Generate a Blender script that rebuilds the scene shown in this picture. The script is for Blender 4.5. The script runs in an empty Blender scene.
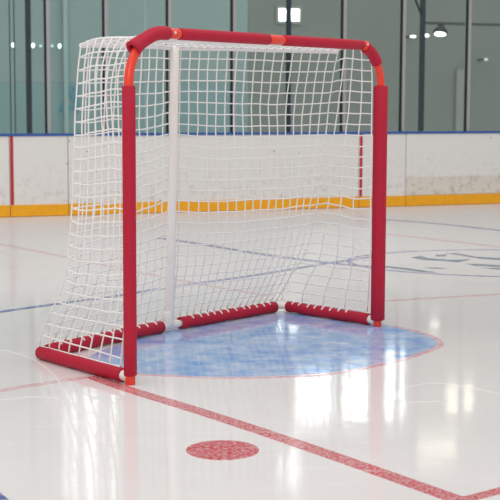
import bpy, bmesh, math, random
from mathutils import Vector, Matrix, noise
random.seed(4)
PI = math.pi
C = bpy.context.scene.collection

# ------------------------------------------------------------------ helpers
def lerp(a, b, t): return a + (b - a) * t
def V(*a): return Vector(a)

class MB:
    """collects shapes that end up in ONE mesh object"""
    def __init__(self): self.v = []; self.f = []; self.smooth = []
    def add(self, vs, fs, smooth=False):
        n = len(self.v); self.v += [tuple(p) for p in vs]
        self.f += [tuple(i + n for i in f) for f in fs]; self.smooth += [smooth] * len(fs)
        return self
    def box(self, x0, x1, y0, y1, z0, z1, bev=0.0):
        if bev <= 0:
            vs = [(x, y, z) for z in (z0, z1) for y in (y0, y1) for x in (x0, x1)]
            return self.add(vs, [(0, 2, 3, 1), (4, 5, 7, 6), (0, 1, 5, 4), (2, 6, 7, 3), (0, 4, 6, 2), (1, 3, 7, 5)])
        bm = bmesh.new(); bmesh.ops.create_cube(bm, size=1)
        for v in bm.verts:
            v.co = V(lerp(x0, x1, v.co.x + .5), lerp(y0, y1, v.co.y + .5), lerp(z0, z1, v.co.z + .5))
        bmesh.ops.bevel(bm, geom=bm.edges[:], offset=bev, segments=2, affect='EDGES', profile=.6)
        bm.verts.index_update()
        self.add([v.co[:] for v in bm.verts], [[v.index for v in f.verts] for f in bm.faces]); bm.free()
        return self
    def tube(self, pts, r, n=12, caps=True, inner=None, round_end=0.0):
        pts = [Vector(p) for p in pts]; m = len(pts)
        rr = r if isinstance(r, (list, tuple)) else [r] * m
        tang = []
        for i in range(m):
            a = pts[max(i - 1, 0)]; b = pts[min(i + 1, m - 1)]; tang.append((b - a).normalized())
        up = V(0, 0, 1) if abs(tang[0].z) < .9 else V(1, 0, 0)
        nrm = (up - tang[0] * up.dot(tang[0])).normalized()
        rings = []
        def ring(c, t, nn, rad):
            bi = t.cross(nn); return [c + (nn * math.cos(2 * PI * k / n) + bi * math.sin(2 * PI * k / n)) * rad for k in range(n)]
        frames = []
        for i in range(m):
            if i:
                nrm = nrm - tang[i] * nrm.dot(tang[i]); nrm.normalize()
            frames.append(nrm.copy())
        seq = [(pts[i], tang[i], frames[i], rr[i]) for i in range(m)]
        if inner:                                   # hollow sleeve: outer skin, softened rims, inner skin
            e = (rr[0] - inner) * .3
            t0, t1 = tang[0], tang[-1]
            out = [(pts[0], t0, frames[0], rr[0] - e), (pts[0] + t0 * e, t0, frames[0], rr[0])] + seq[1:-1] + \
                  [(pts[-1] - t1 * e, t1, frames[-1], rr[-1]), (pts[-1], t1, frames[-1], rr[-1] - e)]
            inn = [(p, t, f, inner) for p, t, f, _ in seq][::-1]
            loop = out + inn
            vs = []; fs = []
            for q in loop: vs += ring(*q)
            L = len(loop)
            for i in range(L):
                j = (i + 1) % L
                for k in range(n):
                    fs.append((i * n + k, i * n + (k + 1) % n, j * n + (k + 1) % n, j * n + k))
            return self.add(vs, fs, True)
        vs = []; fs = []
        if round_end > 0:
            e = round_end; t0, t1 = tang[0], tang[-1]
            seq = [(pts[0], t0, frames[0], rr[0] - e * .9), (pts[0] + t0 * e * .35, t0, frames[0], rr[0] - e * .25), (pts[0] + t0 * e, t0, frames[0], rr[0])] + seq[1:-1] + \
                  [(pts[-1] - t1 * e, t1, frames[-1], rr[-1]), (pts[-1] - t1 * e * .35, t1, frames[-1], rr[-1] - e * .25), (pts[-1], t1, frames[-1], rr[-1] - e * .9)]
        for q in seq: vs += ring(*q)
        for i in range(len(seq) - 1):
            for k in range(n):
                fs.append((i * n + k, i * n + (k + 1) % n, (i + 1) * n + (k + 1) % n, (i + 1) * n + k))
        if caps:
            fs.append(tuple(range(n))[::-1]); b = (len(seq) - 1) * n; fs.append(tuple(range(b, b + n)))
        return self.add(vs, fs, True)
    def lathe(self, prof, n=24, center=(0, 0, 0), M=None):
        vs = []; fs = []
        for r, z in prof:
            for k in range(n):
                p = V(r * math.cos(2 * PI * k / n), r * math.sin(2 * PI * k / n), z)
                if M: p = M @ p
                vs.append(p + Vector(center))
        for i in range(len(prof) - 1):
            for k in range(n):
                fs.append((i * n + k, i * n + (k + 1) % n, (i + 1) * n + (k + 1) % n, (i + 1) * n + k))
        fs.append(tuple(range(n))[::-1]); b = (len(prof) - 1) * n; fs.append(tuple(range(b, b + n)))
        return self.add(vs, fs, True)
    def slab(self, poly, z0, z1):
        n = len(poly)
        vs = [(x, y, z0) for x, y in poly] + [(x, y, z1) for x, y in poly]
        fs = [tuple(range(n))[::-1], tuple(range(n, 2 * n))] + [(k, (k + 1) % n, n + (k + 1) % n, n + k) for k in range(n)]
        return self.add(vs, fs)
    def ribbon(self, pts, w, z0, z1, closed=False):
        """flat band of width w along a polyline on the ice"""
        P = [Vector((x, y)) for x, y in pts]; m = len(P); ww = w if isinstance(w, (list, tuple)) else [w] * m
        vs = []
        for i in range(m):
            a = P[(i - 1) % m] if closed or i else P[0]; b = P[(i + 1) % m] if closed or i < m - 1 else P[-1]
            t = (b - a).normalized(); nn = Vector((-t.y, t.x)) * ww[i] / 2
            for z in (z0, z1):
                vs += [(P[i].x + nn.x, P[i].y + nn.y, z), (P[i].x - nn.x, P[i].y - nn.y, z)]
        fs = []
        for i in range(m if closed else m - 1):
            a = 4 * i; b = 4 * ((i + 1) % m)
            fs += [(a + 2, a + 3, b + 3, b + 2), (a, b, b + 1, a + 1), (a, a + 2, b + 2, b), (a + 1, b + 1, b + 3, a + 3)]
        if not closed:
            e = 4 * (m - 1); fs += [(0, 1, 3, 2), (e, e + 2, e + 3, e + 1)]
        return self.add(vs, fs)
    def build(self, name, mat, parent=None):
        me = bpy.data.meshes.new(name); me.from_pydata(self.v, [], self.f); me.validate()
        bm = bmesh.new(); bm.from_mesh(me); bmesh.ops.recalc_face_normals(bm, faces=bm.faces[:]); bm.to_mesh(me); bm.free()
        if len(me.polygons) == len(self.smooth):
            me.polygons.foreach_set('use_smooth', self.smooth)
        me.materials.append(mat)
        o = bpy.data.objects.new(name, me); C.objects.link(o)
        if parent: o.parent = parent
        return o

def tag(o, label=None, cat=None, group=None, kind=None):
    if label: o['label'] = label
    if cat: o['category'] = cat
    if group: o['group'] = group
    if kind: o['kind'] = kind
    return o
def empty(name, loc, rz=0):
    o = bpy.data.objects.new(name, None); C.objects.link(o); o.location = loc; o.rotation_euler = (0, 0, rz)
    o.empty_display_size = .05; return o

# ------------------------------------------------------------------ materials
def srgb(r, g, b):
    f = lambda c: (c / 255) / 12.92 if c <= 10 else (((c / 255) + .055) / 1.055) ** 2.4
    return (f(r), f(g), f(b), 1)
def mat(name, col, rough=.5, metal=0, spec=.5, emit=None, estr=1, bump=0, bscale=200, var=0, vscale=6, ior=None):
    m = bpy.data.materials.new(name); m.use_nodes = True; nt = m.node_tree; N = nt.nodes; Lk = nt.links
    b = N['Principled BSDF']; b.inputs['Base Color'].default_value = col; b.inputs['Roughness'].default_value = rough
    b.inputs['Metallic'].default_value = metal; b.inputs['Specular IOR Level'].default_value = spec
    if ior: b.inputs['IOR'].default_value = ior
    if emit: b.inputs['Emission Color'].default_value = emit; b.inputs['Emission Strength'].default_value = estr
    tc = N.new('ShaderNodeTexCoord')
    if var:
        nz = N.new('ShaderNodeTexNoise'); nz.inputs['Scale'].default_value = vscale; nz.inputs['Detail'].default_value = 6
        Lk.new(tc.outputs['Object'], nz.inputs['Vector'])
        mx = N.new('ShaderNodeMix'); mx.data_type = 'RGBA'
        mx.inputs[6].default_value = tuple(c * (1 - var) for c in col[:3]) + (1,); mx.inputs[7].default_value = tuple(min(1, c * (1 + var * .6)) for c in col[:3]) + (1,)
        Lk.new(nz.outputs['Fac'], mx.inputs[0]); Lk.new(mx.outputs[2], b.inputs['Base Color'])
    if bump:
        nz = N.new('ShaderNodeTexNoise'); nz.inputs['Scale'].default_value = bscale; nz.inputs['Detail'].default_value = 3
        Lk.new(tc.outputs['Object'], nz.inputs['Vector'])
        bp = N.new('ShaderNodeBump'); bp.inputs['Strength'].default_value = bump; bp.inputs['Distance'].default_value = .002
        Lk.new(nz.outputs['Fac'], bp.inputs['Height']); Lk.new(bp.outputs['Normal'], b.inputs['Normal'])
    return m

ICE_WHITE = (.790, .758, .754, 1)
def ice_mat(name, col, patch=0.0, pscale=25, soft=.12, patch_col=ICE_WHITE):
    """wet rink ice; paint colours lie under the same glossy skin, with frosty flecks of bare ice"""
    m = bpy.data.materials.new(name); m.use_nodes = True; nt = m.node_tree; N = nt.nodes; Lk = nt.links
    b = N['Principled BSDF']; b.inputs['IOR'].default_value = 1.31
    geo = N.new('ShaderNodeNewGeometry')
    # base colour: broad faint cloudiness
    n1 = N.new('ShaderNodeTexNoise'); n1.inputs['Scale'].default_value = 1.6; n1.inputs['Detail'].default_value = 7; n1.inputs['Roughness'].default_value = .62
    Lk.new(geo.outputs['Position'], n1.inputs['Vector'])
    mx = N.new('ShaderNodeMix'); mx.data_type = 'RGBA'
    mx.inputs[6].default_value = tuple(c * .93 for c in col[:3]) + (1,); mx.inputs[7].default_value = tuple(min(1, c * 1.05) for c in col[:3]) + (1,)
    Lk.new(n1.outputs['Fac'], mx.inputs[0]); out = mx.outputs[2]
    if patch:
        n2 = N.new('ShaderNodeTexNoise'); n2.inputs['Scale'].default_value = pscale; n2.inputs['Detail'].default_value = 6; n2.inputs['Roughness'].default_value = .7
        Lk.new(geo.outputs['Position'], n2.inputs['Vector'])
        mr = N.new('ShaderNodeMapRange'); mr.inputs['From Min'].default_value = .5 - soft + (.5 - patch) * .3; mr.inputs['From Max'].default_value = .5 + soft + (.5 - patch) * .3
        mr.inputs['To Max'].default_value = .85
        Lk.new(n2.outputs['Fac'], mr.inputs['Value'])
        m2 = N.new('ShaderNodeMix'); m2.data_type = 'RGBA'; m2.inputs[7].default_value = patch_col
        Lk.new(mr.outputs['Result'], m2.inputs[0]); Lk.new(out, m2.inputs[6]); out = m2.outputs[2]
    Lk.new(out, b.inputs['Base Color'])
    # fine white skate scuffs
    ms = N.new('ShaderNodeMapping'); ms.inputs['Rotation'].default_value = (0, 0, .55); ms.inputs['Scale'].default_value = (3, 22, 1)
    Lk.new(geo.outputs['Position'], ms.inputs['Vector'])
    ns = N.new('ShaderNodeTexNoise'); ns.inputs['Scale'].default_value = 1.4; ns.inputs['Detail'].default_value = 8; ns.inputs['Roughness'].default_value = .65; ns.inputs['Distortion'].default_value = 1.2
    Lk.new(ms.outputs['Vector'], ns.inputs['Vector'])
    rs = N.new('ShaderNodeMapRange'); rs.inputs['From Min'].default_value = .56; rs.inputs['From Max'].default_value = .74; rs.inputs['To Max'].default_value = .45
    Lk.new(ns.outputs['Fac'], rs.inputs['Value'])
    m5 = N.new('ShaderNodeMix'); m5.data_type = 'RGBA'; m5.inputs[7].default_value = (.93, .92, .91, 1)
    Lk.new(rs.outputs['Result'], m5.inputs[0]); Lk.new(out, m5.inputs[6]); Lk.new(m5.outputs[2], b.inputs['Base Color'])
    # gloss: damp and scuffed areas
    n3 = N.new('ShaderNodeTexNoise'); n3.inputs['Scale'].default_value = 2.3; n3.inputs['Detail'].default_value = 5
    Lk.new(geo.outputs['Position'], n3.inputs['Vector'])
    r = N.new('ShaderNodeMapRange'); r.inputs['From Min'].default_value = .3; r.inputs['From Max'].default_value = .7
    r.inputs['To Min'].default_value = .05; r.inputs['To Max'].default_value = .10
    Lk.new(n3.outputs['Fac'], r.inputs['Value']); sy = N.new('ShaderNodeSeparateXYZ'); Lk.new(geo.outputs['Position'], sy.inputs[0])
    ry = N.new('ShaderNodeMapRange'); ry.inputs['From Min'].default_value = 6; ry.inputs['From Max'].default_value = 9.5; ry.inputs['To Max'].default_value = .24
    Lk.new(sy.outputs['Y'], ry.inputs['Value'])          # the far ice is dry and snow-scuffed, the ice by the goal freshly wet
    ra = N.new('ShaderNodeMath'); Lk.new(r.outputs['Result'], ra.inputs[0]); Lk.new(ry.outputs['Result'], ra.inputs[1]); Lk.new(ra.outputs[0], b.inputs['Roughness'])
    # shallow ripple
    mp = N.new('ShaderNodeMapping'); mp.inputs['Scale'].default_value = (1, .7, 1); mp.inputs['Rotation'].default_value = (0, 0, .5)
    Lk.new(geo.outputs['Position'], mp.inputs['Vector'])
    n4 = N.new('ShaderNodeTexNoise'); n4.inputs['Scale'].default_value = 9; n4.inputs['Detail'].default_value = 4
    Lk.new(mp.outputs['Vector'], n4.inputs['Vector'])
    bp = N.new('ShaderNodeBump'); bp.inputs['Strength'].default_value = .10; bp.inputs['Distance'].default_value = .004
    Lk.new(n4.outputs['Fac'], bp.inputs['Height']); Lk.new(bp.outputs['Normal'], b.inputs['Normal'])
    return m

def board_mat(name, col, dirt=.25, hi=.5):
    """white plastic boards with puck scuffs, heavier low down where pucks strike"""
    m = bpy.data.materials.new(name); m.use_nodes = True; nt = m.node_tree; N = nt.nodes; Lk = nt.links
    b = N['Principled BSDF']; b.inputs['Roughness'].default_value = .42
    tc = N.new('ShaderNodeTexCoord'); sp = N.new('ShaderNodeSeparateXYZ'); Lk.new(tc.outputs['Object'], sp.inputs[0])
    n1 = N.new('ShaderNodeTexNoise'); n1.inputs['Scale'].default_value = 14; n1.inputs['Detail'].default_value = 9; n1.inputs['Roughness'].default_value = .75
    Lk.new(tc.outputs['Object'], n1.inputs['Vector'])
    mr = N.new('ShaderNodeMapRange'); mr.inputs['From Min'].default_value = .5; mr.inputs['From Max'].default_value = .72
    Lk.new(n1.outputs['Fac'], mr.inputs['Value'])
    hz = N.new('ShaderNodeMapRange'); hz.inputs['From Min'].default_value = .1; hz.inputs['From Max'].default_value = hi; hz.inputs['To Min'].default_value = 1; hz.inputs['To Max'].default_value = .12
    Lk.new(sp.outputs['Z'], hz.inputs['Value'])
    mu = N.new('ShaderNodeMath'); mu.operation = 'MULTIPLY'; Lk.new(mr.outputs['Result'], mu.inputs[0]); Lk.new(hz.outputs['Result'], mu.inputs[1])
    m0 = N.new('ShaderNodeMath'); m0.operation = 'MULTIPLY'; m0.inputs[1].default_value = dirt; Lk.new(mu.outputs[0], m0.inputs[0])
    mx = N.new('ShaderNodeMix'); mx.data_type = 'RGBA'; mx.inputs[6].default_value = col; mx.inputs[7].default_value = srgb(120, 112, 98)
    Lk.new(m0.outputs[0], mx.inputs[0])
    # little black puck marks
    vo = N.new('ShaderNodeTexVoronoi'); vo.inputs['Scale'].default_value = 9; Lk.new(tc.outputs['Object'], vo.inputs['Vector'])
    lt = N.new('ShaderNodeMath'); lt.operation = 'LESS_THAN'; lt.inputs[1].default_value = .085; Lk.new(vo.outputs['Distance'], lt.inputs[0])
    n5 = N.new('ShaderNodeTexNoise'); n5.inputs['Scale'].default_value = 5; Lk.new(tc.outputs['Object'], n5.inputs['Vector'])
    gt = N.new('ShaderNodeMath'); gt.operation = 'GREATER_THAN'; gt.inputs[1].default_value = .52; Lk.new(n5.outputs['Fac'], gt.inputs[0])
    m3 = N.new('ShaderNodeMath'); m3.operation = 'MULTIPLY'; Lk.new(lt.outputs[0], m3.inputs[0]); Lk.new(gt.outputs[0], m3.inputs[1])
    m4 = N.new('ShaderNodeMath'); m4.operation = 'MULTIPLY'; m4.inputs[1].default_value = .55; Lk.new(m3.outputs[0], m4.inputs[0])
    my = N.new('ShaderNodeMix'); my.data_type = 'RGBA'; my.inputs[7].default_value = srgb(90, 88, 84)
    Lk.new(m4.outputs[0], my.inputs[0]); Lk.new(mx.outputs[2], my.inputs[6]); Lk.new(my.outputs[2], b.inputs['Base Color'])
    return m

def glass_mat(name, tint):
    m = bpy.data.materials.new(name); m.use_nodes = True; nt = m.node_tree; N = nt.nodes; Lk = nt.links
    N.remove(N['Principled BSDF']); out = N['Material Output']
    tr = N.new('ShaderNodeBsdfTransparent'); tr.inputs['Color'].default_value = tint
    gl = N.new('ShaderNodeBsdfGlossy'); gl.inputs['Roughness'].default_value = .02
    fr = N.new('ShaderNodeFresnel'); fr.inputs['IOR'].default_value = 1.35
    mx = N.new('ShaderNodeMixShader'); Lk.new(fr.outputs[0], mx.inputs[0]); Lk.new(tr.outputs[0], mx.inputs[1]); Lk.new(gl.outputs[0], mx.inputs[2])
    Lk.new(mx.outputs[0], out.inputs['Surface']); return m

M = dict(
    foam=mat('crimson_foam', (.46, .010, .036, 1), .62, spec=.3, bump=.35, bscale=420, var=.10, vscale=30),
    pipe=mat('orange_red_pipe', (.80, .050, .022, 1), .35, bump=.05, bscale=90),
    white_pipe=mat('white_pipe', (.88, .83, .79, 1), .35, var=.05),
    cord=mat('white_cord', (.85, .83, .815, 1), .8, spec=.2),
    screw=mat('screw', (.75, .72, .68, 1), .3, metal=.3),
    board=board_mat('white_board', (.77, .755, .73, 1), .55),
    board_low=board_mat('scuffed_board', (.71, .665, .60, 1), .9, .45),
    yellow=mat('yellow_kick', srgb(245, 172, 8), .4, var=.18, vscale=18),
    stripe=mat('board_red', srgb(190, 25, 45), .45, var=.1),
    cap=mat('blue_cap', srgb(38, 88, 165), .4, var=.06),
    post=mat('silver_post', (.40, .40, .395, 1), .4, metal=.35, var=.05),
    gasket=mat('black_gasket', (.012, .014, .016, 1), .6),
    glass=glass_mat('clear_glass', (.93, .97, .96, 1)),
    steel=mat('dark_steel', (.012, .028, .042, 1), .5, var=.1),
    pale_steel=mat('pale_trim', (.42, .56, .56, 1), .5),
    cable=mat('dark_cable', (.04, .06, .07, 1), .5),
    beam=mat('beam_paint', (.09, .10, .095, 1), .6),
    lamp_body=mat('lamp_body', (.03, .035, .035, 1), .5),
    lamp_face=mat('lamp_face', (1, 1, 1, 1), .4, emit=(1, .98, .92, 1), estr=3),
    glow=mat('bulb', (1, 1, 1, 1), .4, emit=(.85, 1, .98, 1), estr=2.2),
    glow_dim=mat('bulb_dim', (.7, .8, .8, 1), .4, emit=(.7, .95, .95, 1), estr=.5),
    window_white=mat('daylit_window', (.9, .9, .9, 1), .3, emit=(.97, .985, 1, 1), estr=4.2),
    window_soft=mat('pale_window', (.9, .9, .9, 1), .3, emit=(.95, .98, 1, 1), estr=2.4),  # glow of the unseen panes added behind the net
    window_warm=mat('warm_window', (.9, .85, .7, 1), .3, emit=(1, .90, .72, 1), estr=2.2),
    teal_wall=mat('teal_wall', (.36, .46, .455, 1), .75, var=.08, vscale=1.5),
    teal_dado=mat('teal_dado', (.30, .44, .455, 1), .7, var=.08, vscale=1.5),
    grey_wall=mat('grey_green_wall', (.27, .295, .27, 1), .75, var=.08, vscale=1.2),
    pale_panel=mat('pale_panel', (.36, .37, .34, 1), .7),
    mark_blue=mat('sign_blue', (.15, .37, .47, 1), .6),
    concrete=mat('hall_concrete', (.25, .25, .24, 1), .8, var=.15),
    hall_paint=mat('hall_paint', (.33, .36, .35, 1), .8),
    ice=ice_mat('ice', ICE_WHITE),
    ice_red=ice_mat('ice_red', (.56, .040, .065, 1), .30, 110, .14),
    ice_spot=ice_mat('ice_spot', (.55, .024, .048, 1), .18, 80, .14),
    ice_pink=ice_mat('ice_pink', (.70, .36, .38, 1), .5, 30, .2),
    ice_edge=ice_mat('ice_edge', (.72, .22, .30, 1), .55, 40, .2),
    ice_blue=ice_mat('ice_blue', (.19, .36, .74, 1), .42, 7, .16, (.66, .72, .80, 1)),  # pale patches in the blue stand in for white reflections on the crease
    ice_line=ice_mat('ice_blue_line', (.11, .14, .36, 1), .22, 22, .18),
    ice_logo=ice_mat('ice_logo', (.08, .14, .25, 1), .10, 20, .2),
    ice_scratch=ice_mat('ice_scratch', (.88, .87, .86, 1)),
)

# ------------------------------------------------------------------ ice floor and its painted marks
floor = MB().box(-9, 9, -2.5, 18.4, -.12, 0).build('floor', M['ice'])
tag(floor, 'glossy white rink ice with painted markings', kind='structure')
def smooth_poly(P, it=2):
    for _ in range(it):
        Q = []
        for i in range(len(P)):
            a, b = P[i], P[(i + 1) % len(P)]
            Q += [(a[0] * .75 + b[0] * .25, a[1] * .75 + b[1] * .25), (a[0] * .25 + b[0] * .75, a[1] * .25 + b[1] * .75)]
        P = Q
    return P
def smooth_line(P, n=8):
    P = [Vector((p[0], p[1], 0)) for p in P]; out = []
    for i in range(len(P) - 1):
        p0 = P[max(i - 1, 0)]; p1 = P[i]; p2 = P[i + 1]; p3 = P[min(i + 2, len(P) - 1)]
        for k in range(n):
            t = k / n
            q = .5 * ((2 * p1) + (p2 - p0) * t + (2 * p0 - 5 * p1 + 4 * p2 - p3) * t * t + (3 * p1 - p0 - 3 * p2 + p3) * t ** 3)
            out.append((q.x, q.y))
    out.append((P[-1].x, P[-1].y)); return out
def mark(name, mb, m, label):
    o = mb.build(name, m, floor); o['label'] = label; return o

crease = [(-0.4133,4.8409),(-0.2826,4.8074),(-0.1219,4.7748),(0.0724,4.7872),(0.2885,4.8539),(0.4756,5.0167),(0.6357,5.2105),(0.7398,5.3847),(0.765,5.4526),(0.7595,5.5925),(0.7097,5.7261),(0.6273,5.8655),(0.4954,6.1087),(0.1865,6.3073),(-0.089,6.1238),(-0.2987,5.8189),(-0.4867,5.519),(-0.6055,5.2069),(-0.6093,5.0447),(-0.5354,4.9122)]
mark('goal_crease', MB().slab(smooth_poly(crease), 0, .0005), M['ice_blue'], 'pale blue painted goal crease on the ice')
edge = [(-0.4713,4.8489),(-0.3536,4.8061),(-0.21,4.7732),(-0.1214,4.7573),(0.0721,4.7696),(0.2875,4.8358),(0.4739,4.9974),(0.6333,5.1897),(0.7369,5.3625),(0.767,5.4527),(0.761,5.6045),(0.7112,5.7387),(0.6213,5.8917)]
mark('crease_line', MB().ribbon(smooth_line(edge), .026, 0, .0008), M['ice_edge'], 'thin red border of the blue crease')
mark('goal_line', MB().ribbon(smooth_line([(-0.5561,4.7758),(-0.4024,4.5514),(-0.1551,4.2341),(0.1441,3.823),(0.5058,3.2912),(0.6297,3.1076)]), .058, 0, .0011), M['ice_red'], 'broad red line painted across the ice')
mark('goal_line', MB().ribbon(smooth_line([(-0.9952,4.3418),(-0.8359,4.5279),(-0.7037,4.6527),(-0.5561,4.7758)]), .042, 0, .0009), M['ice_pink'], 'thin faded red line running left from the goal')
mark('goal_line', MB().ribbon(smooth_line([(0.6533,6.6276),(0.9175,6.7464),(1.2095,6.8592),(1.4856,6.9752)]), .05, 0, .0009), M['ice_pink'], 'thin faded red line right of the goal')
mark('corner_line', MB().ribbon([(0.5242,3.2829),(0.5716,3.3177),(0.6593,3.3894)], .04, 0, .0009), M['ice_red'], 'red line cutting the lower right corner')
mark('corner_line', MB().ribbon([(-0.6501,3.337),(-0.5753,3.1948)], .05, 0, .0009), M['ice_line'], 'blue line cutting the lower left corner')
sc = [(-0.0748,3.7581)][0]
mark('face_off_spot', MB().slab([(sc[0] + .102 * math.cos(a * PI / 24), sc[1] + .108 * math.sin(a * PI / 24)) for a in range(48)], 0, .0009), M['ice_spot'], 'round red face-off spot')
mark('blue_line', MB().ribbon(smooth_line([(-1.3635,5.9821),(-1.1471,6.2454),(-0.9088,6.5163),(-0.6477,6.7937),(-0.4406,7.0742),(0.0005,7.5757),(0.4809,8.2023),(0.7618,8.5283)]), .05, 0, .0009), M['ice_line'], 'thin blue line crossing behind the goal')
mark('blue_line', MB().ribbon(smooth_line([(-0.6502,9.6637),(-0.339,9.2681),(0.0636,8.6735),(0.4809,8.2023),(0.7881,7.9645)]), .06, 0, .0010), M['ice_line'], 'thin blue line slanting to the round emblem')
mark('faded_line', MB().ribbon(smooth_line([(-2.0679,9.7547),(-1.6861,9.2211),(-1.2239,8.5752),(-0.6992,7.8257),(-0.1821,7.1195),(0.1006,6.7953)]), .045, 0, .0007), M['ice_pink'], 'faded pink line behind the net')
mark('faded_line', MB().ribbon(smooth_line([(1.099,11.2467),(1.5046,10.8519),(1.8843,10.3217),(2.229,9.8404)]), .06, 0, .0007), M['ice_line'], 'faint blue line near the boards')
mark('faded_line', MB().ribbon(smooth_line([(0.9802,10.0159),(1.3325,9.5955),(1.6723,9.1458),(1.9819,8.736)]), .07, 0, .0007), M['ice_pink'], 'faint pink line above the round emblem')
el = [(1.62 + 1.02 * math.cos(a * PI / 40), 8.27 + .70 * math.sin(a * PI / 40)) for a in range(80)]
mark('emblem_ring', MB().ribbon(el, .035, 0, .0008, closed=True), M['ice_line'], 'thin blue ring of the round emblem')
lg = MB()
for st in ([(1.0023,8.5031),(1.0764,8.5993),(1.1037,8.4683),(1.2399,8.3816),(1.3692,8.423),(1.2519,8.2568),(1.2,8.3173),(1.0612,8.376)],
           [(1.1702,8.6415),(1.2521,8.6837),(1.2243,8.5762),(1.1675,8.5744)],
           [(1.249,8.7523),(1.3263,8.7549),(1.4154,8.5547),(1.5556,8.499),(1.7325,8.4505),(1.7056,8.3174),(1.5361,8.3909),(1.4295,8.4517),(1.3227,8.6464)],
           [(0.8035,8.0621),(0.8999,7.9727),(1.0745,7.7535),(0.9861,7.7737),(0.7895,7.979)],
           [(1.0184,7.9858),(1.1006,7.9883),(1.1498,7.9228),(1.0637,7.9298)],
           [(1.291,8.1967),(1.3816,8.1642),(1.4868,8.1174),(1.6473,8.0876),(1.6238,7.9703),(1.4699,8.0236),(1.3377,8.0782)],
           [(1.3578,7.9864),(1.4594,7.9654),(1.5966,7.9219),(1.5817,7.8464),(1.4473,7.8986)]):
    lg.slab(st, 0, .0012)
mark('emblem_lettering', lg, M['ice_logo'], 'dark blue brush-like lettering inside the round emblem')
for pts in ([(-0.9652,5.2846),(-0.9095,5.2323),(-0.8048,5.0805),(-0.7059,4.8356),(-0.6241,4.5475),(-0.5729,4.3342)], [(-0.8108,4.3894),(-0.7208,4.4363),(-0.6204,4.4227)], [(0.4916,4.5669),(0.6252,4.6847),(0.7286,4.6363),(0.836,4.5092)], [(0.4291,4.4404),(0.521,4.3818),(0.6206,4.3984)]):
    MB().ribbon(smooth_line(pts), .005, 0, .0012).build('skate_scratch', M['ice_scratch'], floor)

# ------------------------------------------------------------------ the goal
GX, GY, GYAW = -.40880, 4.64120, .910466
goal = empty('hockey_goal', (GX, GY, 0), GYAW)
tag(goal, 'red padded hockey goal with white net standing on the blue crease', 'hockey goal')
W, H, R = 1.568, 1.200, .175
pipe_r = .0165
def arc_pts(left, a0, a1, n=12):
    cx = R if left else W - R; out = []
    for i in range(n + 1):
        a = lerp(a0, a1, i / n)
        out.append((cx - R * math.cos(a) if left else cx + R * math.cos(a), 0, H - R + R * math.sin(a)))
    return out
# front pipe: post, bend, crossbar, bend, post in one run
fp = [(0, 0, .028), (0, 0, .5)] + arc_pts(True, 0, PI / 2) + [(.5, 0, H), (1.1, 0, H)] + arc_pts(False, 0, PI / 2)[::-1] + [(W, 0, .5), (W, 0, .028)]
tag(MB().tube(fp, pipe_r, 20).build('front_pipe', M['pipe'], goal), 'orange-red tube under the red padding')
for x in (0, W):
    MB().tube([(x, 0, 0), (x, 0, .036)], .0172, 20, round_end=.003).build('foot', M['pipe'], goal)
for x, w in ((.228, .056), (.82, .085), (1.432, .044)):
    jc = MB().tube([(x - w / 2, 0, H), (x + w / 2, 0, H)], .0184, 20, round_end=.002).build('pipe_joint', M['pipe'], goal)
    sx = x - w * .18 if x < 1 else x + .002
    if x != .82:
        MB().tube([(sx, -.0172, H + .002), (sx, -.0215, H + .003)], [.0055, .0045], 12).build('joint_screw', M['screw'], jc)
def sleeve(name, pts, r, r_in=None):
    return MB().tube(pts, r, 28, inner=r_in or (r - .0055)).build(name, M['foam'], goal)
def line(a, b, n=6): return [tuple(lerp(a[i], b[i], k / n) for i in range(3)) for k in range(n + 1)]
sleeve('post_sleeve', line((0, 0, .032), (0, 0, 1.018)), .0228, .0165)
sleeve('post_sleeve', line((W, 0, .028), (W, 0, 1.034)), .0305, .0175)
cl = arc_pts(True, .70, PI / 2, 14) + [(.200, 0, H)]
cl = [(x - .020 * max(0, 1 - i / 6), y, z + .002 * max(0, 1 - i / 5)) for i, (x, y, z) in enumerate(cl)]
sleeve('corner_sleeve', cl, [.0300, .0285, .0268, .0256, .0247] + [.024] * (len(cl) - 5), .0172)
sleeve('corner_sleeve', arc_pts(False, .62, PI / 2 - .30, 14)[::-1], .0240, .0172)
sleeve('crossbar_sleeve', line((.258, 0, H), (.770, 0, H)), .0208, .0165)
sleeve('crossbar_sleeve', line((.868, 0, H), (1.415, 0, H)), .0208, .0165)

# ground frame
ZB = .0262
FL, RL, RM, RR, FR = V(0, 0, ZB), V(.130, .582, ZB), V(.905, .618, ZB), V(1.655, .580, ZB), V(W, 0, ZB)
def corner(a, b, c, r=.035, n=5):
    p = b + (a - b).normalized() * r; q = b + (c - b).normalized() * r
    return [(1 - t) ** 2 * p + 2 * t * (1 - t) * b + t * t * q for t in [k / n for k in range(n + 1)]]
bp = [FL] + corner(FL, RL, RM) + [lerp(RL, RM, .5), RM, lerp(RM, RR, .5)] + corner(RM, RR, FR) + [FR]
tag(MB().tube(bp, .0150, 16).build('base_pipe', M['white_pipe'], goal), 'white tube of the ground frame')
def end_collar(a, b, L=.03):
    d = (b - a).normalized(); return MB().tube([a + d * .014, a + d * (.018 + L)], .0188, 18, round_end=.003)
end_collar(FL, RL).build('base_collar', M['white_pipe'], goal)
end_collar(FR, RR).build('base_collar', M['white_pipe'], goal)
MB().tube([RM - (RM - RL).normalized() * .045, RM, RM + (RR - RM).normalized() * .055], .0180, 18, round_end=.003).tube([RM + V(-.018, -.004, 0), RM + V(-.017, -.004, .06)], .0205, 18, round_end=.003).build('pole_socket', M['white_pipe'], goal)
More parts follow.
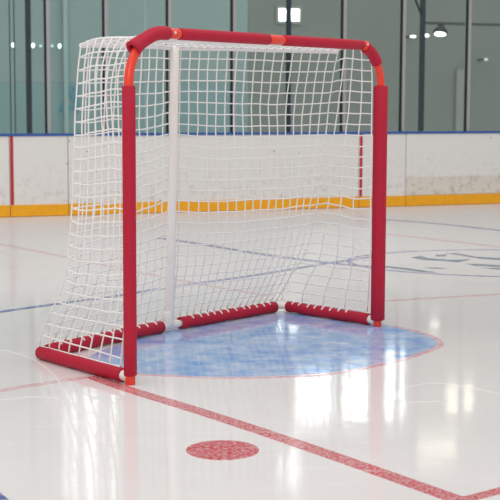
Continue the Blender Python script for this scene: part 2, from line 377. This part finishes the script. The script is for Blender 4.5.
def base_sleeve(a, b, loops, side, lo=.06, hi=.96):
    o = MB().tube([lerp(a, b, k / 8) + V(0, 0, .0012 * math.sin(k * 2.1)) for k in range(9)], .0248, 28, inner=.0192).build('base_sleeve', M['foam'], goal)
    d = (b - a).normalized(); s = Vector(side) - d * Vector(side).dot(d); s.normalize(); up = V(0, 0, 1)
    for i in range(loops):
        c = lerp(a, b, lerp(lo, hi, (i + .5) / loops + random.uniform(-.012, .012))) + V(0, 0, .0004)
        k = random.uniform(.9, 1.15); sl = random.uniform(-.10, .10)
        pts = []
        for j in range(8):
            an = lerp(-.35, .92 * k, j / 7)
            pts.append(c + (up * math.cos(an) + s * math.sin(an)) * .0265 + d * sl * .03 * (j / 7))
        MB().tube(pts, .0034, 8, round_end=.001).build('lacing_loop', M['cord'], o)
    return o
dL = (RL - FL).normalized(); dr1 = (RM - RL).normalized(); dr2 = (RR - RM).normalized(); dR = (FR - RR).normalized()
base_sleeve(FL + dL * .042, RL - dL * .004, 0, (-.2, -.3, 0), .10, .98)
base_sleeve(RL + dr1 * .034, RM - dr1 * .050, 11, (0, -1, 0))
base_sleeve(RM + dr2 * .066, RR - dr2 * .052, 12, (0, -1, 0))
base_sleeve(RR + dR * .042, FR - dR * .046, 8, (-1, -.4, 0), .04, .80)
PB, PT = V(.900, .612, .03), V(.940, .606, 1.206)
tag(MB().tube([PB, lerp(PB, PT, .3), lerp(PB, PT, .65), PT], [.0215, .0198, .0175, .0155], 20, round_end=.004).build('rear_pole', M['white_pipe'], goal), 'white upright pole at the back of the net')

# net: every panel a grid of knotted cords
def wob(p, s=1.0):
    n1 = noise.noise_vector(Vector(p) * 3.1 + V(7, 3, 1)); n2 = noise.noise_vector(Vector(p) * 11 + V(1, 9, 4))
    return Vector(p) + (n1 * .014 + n2 * .0045) * s
CR = .0029
def panel(name, S, us, vs, r=CR, ends=True):
    """S(u, v): surface; cords run along every u and every v"""
    mb = MB()
    for u in (us if ends else us[1:-1]):
        pts = [S(u, v) for v in lin(vs[0], vs[-1], 44)]; mb.tube(pts, r, 5)
    for v in vs:
        pts = [S(u, v) for u in lin(us[0], us[-1], max(24, len(us) * 3))]; mb.tube(pts, r, 5)
    for u in us[1:-1]:
        for v in vs[1:-1]:
            c = S(u, v); e = .0046
            mb.add([c + V(e, 0, 0), c + V(0, e, 0), c + V(-e, 0, 0), c + V(0, -e, 0), c + V(0, 0, e), c + V(0, 0, -e)],
                   [(0, 1, 4), (1, 2, 4), (2, 3, 4), (3, 0, 4), (1, 0, 5), (2, 1, 5), (3, 2, 5), (0, 3, 5)], True)
    return mb.build(name, M['cord'], goal)
def lin(a, b, n): return [lerp(a, b, i / (n - 1)) for i in range(n)]
LC, RC = V(.063, .285, 1.163), V(1.610, .250, 1.186)     # upper rear corners of the net
PTn = V(.940, .632, 1.190); RMn = V(.905, .634, .052)
RLn, RRn = RL + V(0, 0, .026), RR + V(0, 0, .026)
def fade(v): return max(0, min(1, v * 5)) * max(0, min(1, (1 - v) * 5))
def bow(u_pole, v):                                        # panels pull inward between their fixings
    return (math.sin(PI * v ** 1.8)) * .084 * u_pole
def back(u, v):                                            # u 0..1 left half, 1..2 right half
    if u <= 1: t = lerp(LC, PTn, u); b = lerp(RLn, RMn, u); k = 1 - u
    else: t = lerp(PTn, RC, u - 1); b = lerp(RMn, RRn, u - 1); k = u - 1
    p = lerp(t, b, v); ku = min(1, k * 2.2)
    p = p + V(0, -bow(ku, v), 0)
    p.z += -.012 * math.sin(PI * k) * math.sin(PI * v)
    return wob(p, .35 + .45 * fade(v))
rows = [i / 25 for i in range(26)]
panel('back_net', back, lin(0, 1, 12) + lin(1, 2, 19)[1:], rows, ends=False)
def bend(z):                                               # how far the bend has carried the pipe inwards at height z
    d = max(0, z - (H - R)); return R - math.sqrt(max(0, R * R - d * d))
def side_left(u, v):                                       # u 0 at post, 1 at rear edge
    z = lerp(1.186, .060, v); f = V(.006 + bend(z), .026, z); e = back(0, v)
    if v > .93: f = lerp(f, FL + dL * .06 + V(0, 0, .026), (v - .93) / .07)
    p = lerp(f, e, u); b = lerp(FL + dL * .06, RL, u) + V(0, 0, .026)
    p = lerp(p, V(b.x, b.y, p.z), max(0, (v - .8) / .2) ** 1.5)
    p += V(.020 * math.sin(PI * u) * math.sin(PI * v), 0, .014 * math.sin(PI * u * u) * max(0, 1 - 4 * v))
    return wob(p, 1.3 * fade(v) * min(1, u * 4) * min(1, (1 - u) * 6) + 0) if 0 < u < 1 else p
panel('side_net', side_left, lin(0, 1, 9), rows)
def side_right(u, v):
    z = lerp(1.186, .060, v); f = V(W - .034 - .25 * bend(z), .022, z); e = back(2, v)
    p = lerp(f, e, u); b = lerp(FR - dR * .06, RR, u) + V(0, 0, .026)
    p = lerp(p, V(b.x, b.y, p.z), max(0, (v - .8) / .2) ** 1.5)
    p += V(-.020 * math.sin(PI * u) * math.sin(PI * v), 0, .014 * math.sin(PI * u * u) * max(0, 1 - 4 * v))
    return wob(p, 1.2 * fade(v) * min(1, u * 4) * min(1, (1 - u) * 6)) if 0 < u < 1 else p
panel('side_net', side_right, lin(0, 1, 5), rows)
def roof(u, v):                                            # v 0 at crossbar, 1 at rear edge
    x = lerp(.125, W - .125, u / 2)
    zt = H - .006
    f = V(x, .012, zt); e = back(u, 0) + V(0, 0, .002)
    p = lerp(f, e, v); p.z += .014 * math.sin(PI * v * v)
    return wob(p, .55 * math.sin(PI * v))
panel('roof_net', roof, lin(0, 1, 12) + lin(1, 2, 21)[1:], lin(0, .985, 15), r=.0036, ends=False)
MB().tube([back(u, 0) + V(0, 0, -.003) for u in lin(0, 2, 60)], .0085, 8).build('net_rope', M['cord'], goal)

# ------------------------------------------------------------------ boards, glass and hall (their own axes: x along, y away from the ice)
BO, BA = (0, 12.12, 0), math.radians(21.3158)
def place(o): o.location = BO; o.rotation_euler = (0, 0, BA); return o
def bw(x, y, z=0):
    c, s = math.cos(BA), math.sin(BA); return (BO[0] + x * c - y * s, BO[1] + x * s + y * c, z)
G_ = .0025
def board(x0, x1, label, stripe=None, low=False):
    t = empty('board_panel', bw((x0 + x1) / 2, 0), BA); h = (x1 - x0) / 2 - G_; tag(t, label, 'rink board', 'white board panels along the rink')
    o = MB().box(-h, h, 0, .08, .004 if not low else .004, .668, .003).build('panel', M['board'], t)
    if low:
        tag(MB().box(-h + .004, h - .002, -.006, .001, .102, .270, .002).build('lower_panel', M['board_low'], t), 'dirtier cream strip along the foot of the panel')
        MB().box(-h + .002, -h + .085, -.005, .001, .272, .660, .002).build('joint_strip', M['board'], t)
    tag(MB().box(-h, h, -.010, .004, .003, .098, .003).build('kick_plate', M['yellow'], t), 'yellow kick plate')
    if stripe:
        a = stripe - (x0 + x1) / 2
        tag(MB().box(a - .013, a + .013, -.004, .001, .100, .667, .001).build('goal_line_stripe', M['stripe'], t), 'vertical red stripe')
    return t
board(-5.2, -2.130, 'white board panel ending at the left red stripe, cut by the left photo edge')
board(-2.130, -1.638, 'narrow white board panel with the left red stripe, left of the net', stripe=-2.112)
board(-1.638, 1.060, 'long white board panel seen through the goal net')
board(1.060, 1.537, 'narrow white board panel with the right red stripe, behind the right post', stripe=1.080)
board(1.537, 6.0, 'white board panel right of the goal with a scuffed cream lower strip', low=True)
cap = empty('cap_rail', bw(0, 0, .668), BA)
tag(cap, 'thin blue rail running along the top of the white boards', 'rail')
MB().box(-5.2, 6.0, -.012, .10, .0005, .020, .004).build('rail', M['cap'], cap)

names = ['first', 'second', 'third', 'fourth', 'fifth', 'sixth', 'seventh', 'eighth']
xs = [-1.800, -1.303, -.742, -.152, .375, .905, 1.503, 2.186]
hints = ['left of the net', 'above the left end of the net', 'behind the rear pole of the goal', 'behind the middle of the crossbar', 'dark and between the two bright windows',
         'near the right end of the crossbar', 'just right of the goal', 'near the right photo edge']
ZT = 2.75
for i, x in enumerate(xs):
    t = empty('glass_post', bw(x, .04, .688), BA)
    tag(t, f'{"slim dark" if i == 4 else "silver and black"} glass post, {names[i]} from the left, {hints[i]}', 'post', 'upright posts between the glass panes')
    hz = ZT - .688
    if i == 4:
        MB().box(-.017, .017, -.02, .02, 0, hz, .003).build('upright', M['steel'], t)
    else:
        tag(MB().box(-.004, .026, -.022, .022, 0, hz, .004).build('upright', M['post'], t), 'silver face')
        tag(MB().box(-.017, -.0045, -.012, .020, 0, hz).build('gasket', M['gasket'], t), 'black rubber edge')
ex = [-5.2] + xs + [6.0]
where = ['at the left photo edge', 'left of the net', 'behind the upper left corner of the goal', 'behind the left half of the crossbar', 'behind the middle of the crossbar',
         'behind the right half of the crossbar', 'behind the right corner of the goal', 'with the hanging floodlight behind it', 'at the right photo edge']
for i in range(9):
    t = empty('rink_glass', bw((ex[i] + ex[i + 1]) / 2, .04, .688), BA); h = (ex[i + 1] - ex[i]) / 2 - .028
    tag(t, f'clear protective glass pane above the boards, {where[i]}', 'glass pane', 'protective glass panes above the boards')
    MB().box(-h, h, -.006, .006, .0005, ZT - .688).build('pane', M['glass'], t)

# hall behind the glass
D = 6.0
place(tag(MB().box(-7, 2.30, D, D + .2, 1.18, 5.2).build('wall_back_left', M['teal_wall']), kind='structure'))
place(tag(MB().box(-7, 2.30, D - .012, D + .2, 0, 1.178).build('trim_1', M['teal_dado']), kind='structure'))
place(tag(MB().box(2.305, 13, D, D + .2, 0, 5.2).build('wall_back_right', M['grey_wall']), kind='structure'))
place(tag(MB().box(-7.2, -7.005, .25, D, 0, 5.2).build('wall_left', M['hall_paint']), kind='structure'))
place(tag(MB().box(13.005, 13.2, .25, D, 0, 5.2).build('wall_right', M['hall_paint']), kind='structure'))
place(tag(MB().box(-7, 13, .25, D, 5.205, 5.35).build('ceiling', M['hall_paint']), kind='structure'))
wn = 0
def window(x0, x1, z0, z1, m, label):
    global wn; wn += 1
    w = place(MB().box(x0 - .04, x1 + .04, D - .03, D - .002, z0 - .04, z1 + .04).build(f'window_{wn}', M['pale_panel']))
    tag(w, label, kind='structure')
    MB().box(x0, x1, D - .036, D - .0305, z0, z1).build('window_glass', m, w)
window(2.735, 3.03, 2.03, 2.19, M['window_white'], 'small bright window behind the dark glass post')
window(3.02, 3.54, 2.85, 3.48, M['window_white'], 'tall daylit window high on the hall wall')
window(3.62, 4.14, 2.85, 3.48, M['window_white'], 'tall daylit window high on the hall wall')
window(4.42, 4.70, 2.58, 3.54, M['window_white'], 'tall daylit window high on the hall wall')
window(2.80, 3.08, 3.90, 4.42, M['window_white'], 'high daylit window')
window(4.95, 5.60, 3.95, 4.20, M['window_warm'], 'warm lit high window')
window(5.40, 5.85, 3.18, 3.52, M['window_warm'], 'warm lit high window')
for x0 in (-.26, .0, .26):  # unseen glowing panes, added to brighten the net's reflection on the ice
    window(x0, x0 + .17, 2.85, 4.4, M['window_soft'], 'tall pale window high on the hall wall')
def upright(name, x, y, w, d, m, label, cat, h=5.2, group=None):
    o = MB().box(-w / 2, w / 2, -d / 2, d / 2, .001, h).build(name, m); o.location = bw(x, y); o.rotation_euler = (0, 0, BA)
    return tag(o, label, cat, group)
upright('column', (-1.42, 1.362)[0], 2.5, .046, .06, M['steel'], 'dark steel column behind the leftmost glass pane', 'column')
upright('column', (3.522, 1.452)[0], 3.4, .046, .06, M['steel'], 'dark steel column beside the hanging floodlight behind the glass', 'column')
t = place(MB().tube([((3.512, 1.971)[0], 3.4, (3.512, 1.971)[1]), ((3.332, 2.34)[0], 3.4, (3.332, 2.34)[1])], .014, 10).build('column_brace', M['steel']))
tag(t, 'slanting dark brace near the top of the right steel column', 'brace')
upright('wall_batten', (-0.199, 1.466)[0], 5.95, .055, .05, M['pale_steel'], 'pale green upright strip on the hall wall left of the net', 'batten')
upright('pipe', (-1.302, 1.401)[0], 4, .012, .012, M['cable'], 'thin dark upright pipe near the left photo edge, left one of two', 'pipe', group='thin pipes behind the glass')
upright('pipe', (-1.252, 1.402)[0], 4, .012, .012, M['cable'], 'thin dark upright pipe near the left photo edge, right one of two', 'pipe', group='thin pipes behind the glass')
upright('pipe', (0.565, 2.056)[0], 5, .014, .014, M['pale_steel'], 'thin pale upright pipe behind the left half of the crossbar', 'pipe')
upright('wall_panel', (5.543, 1.122)[0], 5.97, .16, .04, M['pale_panel'], 'pale upright panel on the hall wall below the hanging floodlight', 'panel', h=1.42)
b0 = (3.548, 1.89); b1 = (5.445, 1.909)
tag(place(MB().box(b0[0], b1[0], 3.39, 3.41, b0[1] - .016, b0[1] + .016).build('beam', M['beam'])), 'horizontal grey beam behind the glass at upper right', 'beam')
# hanging floodlight: stem, bell, bright face tilted to the ice
fx, fz = (3.76, 1.764)
fl = empty('floodlight', bw(fx, 3.4, fz), BA)
tag(fl, 'dark bell floodlight with a bright oval face behind the right glass', 'lamp')
Rm = Matrix.Rotation(math.radians(-15), 3, 'X') @ Matrix.Rotation(math.radians(12), 3, 'Y')
MB().lathe([(.082, 0), (.090, .014), (.080, .05), (.056, .085), (.042, .095), (.040, .13), (.02, .136)], 28, M=Rm).build('shade', M['lamp_body'], fl)
tag(MB().lathe([(.070, -.004), (.072, .004)], 28, M=Rm).build('lamp_face', M['lamp_face'], fl), 'glowing lamp face')
MB().tube([Rm @ V(0, 0, .12), V(0, .0, .132), V(0, 0, b0[1] - fz - .012)], .014, 10).build('stem', M['lamp_body'], fl)
def spot(px, pz, y, rx, rz, m, label, group):
    e = empty('wall_lamp', bw(px, y, pz), BA); tag(e, label, 'lamp', group)
    MB().box(-rx * .5, rx * .5, rx * .6, D - y - .001, -rx * .3, rx * .3).build('bracket', M['lamp_body'] if px > 2 else M['pale_steel'], e)
    prof = [(math.sin(a) * .999 + .001, -math.cos(a)) for a in [PI * k / 10 for k in range(11)]]
    MB().lathe(prof, 16, M=Matrix.Diagonal((rx, rx, rz))).build('bulb', m, e)
lx = [(-0.886, 1.638), (-0.635, 1.637), (-0.54, 1.632), (-0.394, 1.635), (-0.298, 1.636)]
ll = ['bright small globe lamp at the far left beside a thin pipe', 'bright small globe lamp just right of the dark left column', 'dim small globe lamp left of the first glass post',
      'dim globe lamp just right of the first glass post', 'bright small globe lamp just left of the pale wall strip']
for k in range(5):
    spot(lx[k][0], lx[k][1], 5.85, .022 if k in (0, 1, 4) else .018, .03 if k in (0, 1, 4) else .018, M['glow'] if k in (0, 1, 4) else M['glow_dim'], ll[k], 'globe lamps on the hall wall')
s1 = (4.671, 1.851); s2 = (4.889, 1.869); s3 = (5.839, 1.552)
spot(s1[0], s1[1], 5.8, .042, .016, M['lamp_face'], 'small bright lamp left of the right dark column', 'small lamps behind the right glass')
spot(s2[0], s2[1], 5.8, .028, .022, M['lamp_face'], 'small bright lamp between the right dark column and the floodlight', 'small lamps behind the right glass')
spot(s3[0], s3[1], 5.8, .028, .018, M['glow_dim'], 'small dim lamp lower right of the floodlight at the photo edge', 'small lamps behind the right glass')
# blue mark on the wall beside the net
sg = MB()
def flat(q):
    n = len(q); return [(x, D - .030, z) for x, z in q] + [(x, D - .0125, z) for x, z in q], [tuple(range(n)), tuple(range(n, 2 * n))[::-1]] + [(k, n + k, n + (k + 1) % n, (k + 1) % n) for k in range(n)]
for q in ([(-0.299, 0.809), (-0.247, 0.809), (-0.087, 1.139), (-0.139, 1.139)], [(-0.087, 1.114), (-0.022, 1.14), (-0.025, 0.81), (-0.077, 0.81)], [(-0.246, 0.86), (-0.09, 0.898), (-0.09, 0.848), (-0.247, 0.809)], [(-0.14, 1.025), (-0.088, 1.051), (-0.05, 0.975), (-0.102, 0.936)]):
    sg.add(*flat(q))
tag(place(sg.build('wall_sign', M['mark_blue'])), 'pale blue slanted emblem on the hall wall left of the net', 'sign')


# ------------------------------------------------------------------ light and camera
w = bpy.data.worlds.new('arena_light'); bpy.context.scene.world = w; w.use_nodes = True
w.node_tree.nodes['Background'].inputs['Color'].default_value = (1, .99, .98, 1)
w.node_tree.nodes['Background'].inputs['Strength'].default_value = .59
def area(name, loc, sx, sy, power, col=(1, .98, .95)):
    l = bpy.data.lights.new(name, 'AREA'); l.shape = 'RECTANGLE'; l.size = sx; l.size_y = sy; l.energy = power; l.color = col
    o = bpy.data.objects.new(name, l); C.objects.link(o); o.location = loc; return o
area('ceiling_light', (-3, 4, 7), 1.2, 8, 170)
area('ceiling_light', (3, 5, 7), 1.2, 8, 170)

for hx, e in ((-1.5, 46), (3.0, 55), (7.5, 45)):  # unseen fill lights added to brighten the hall behind the glass
    area('hall_light', bw(hx, 3.0, 5.1), 2.6, .5, e, (.95, 1, .98))
fl_ = area('rink_light', (-1.5, -7.5, 6.0), 8, 3, 430)       # unseen fill added behind the camera to brighten the goal's upright faces
fl_.rotation_euler = (V(.3, 6, .3) - fl_.location).to_track_quat('-Z', 'Y').to_euler()
cam = bpy.data.cameras.new('camera'); co = bpy.data.objects.new('camera', cam); C.objects.link(co)
cam.sensor_width = 36; cam.sensor_fit = 'HORIZONTAL'; cam.lens = 1374.92 / 500 * 36
co.matrix_world = Matrix.Translation((0, 0, .97307)) @ Matrix.Rotation(PI / 2 - .108840, 4, 'X') @ Matrix.Rotation(.0036376, 4, 'Z')
cam.dof.use_dof = True; cam.dof.focus_distance = 5.15; cam.dof.aperture_fstop = 9.0
cam.clip_start = .05
S_ = bpy.context.scene; S_.camera = co
S_.view_settings.view_transform = 'Standard'; S_.view_settings.look = 'None'; S_.view_settings.gamma = 1; S_.view_settings.exposure = 0.0
S_.view_settings.use_curve_mapping = False
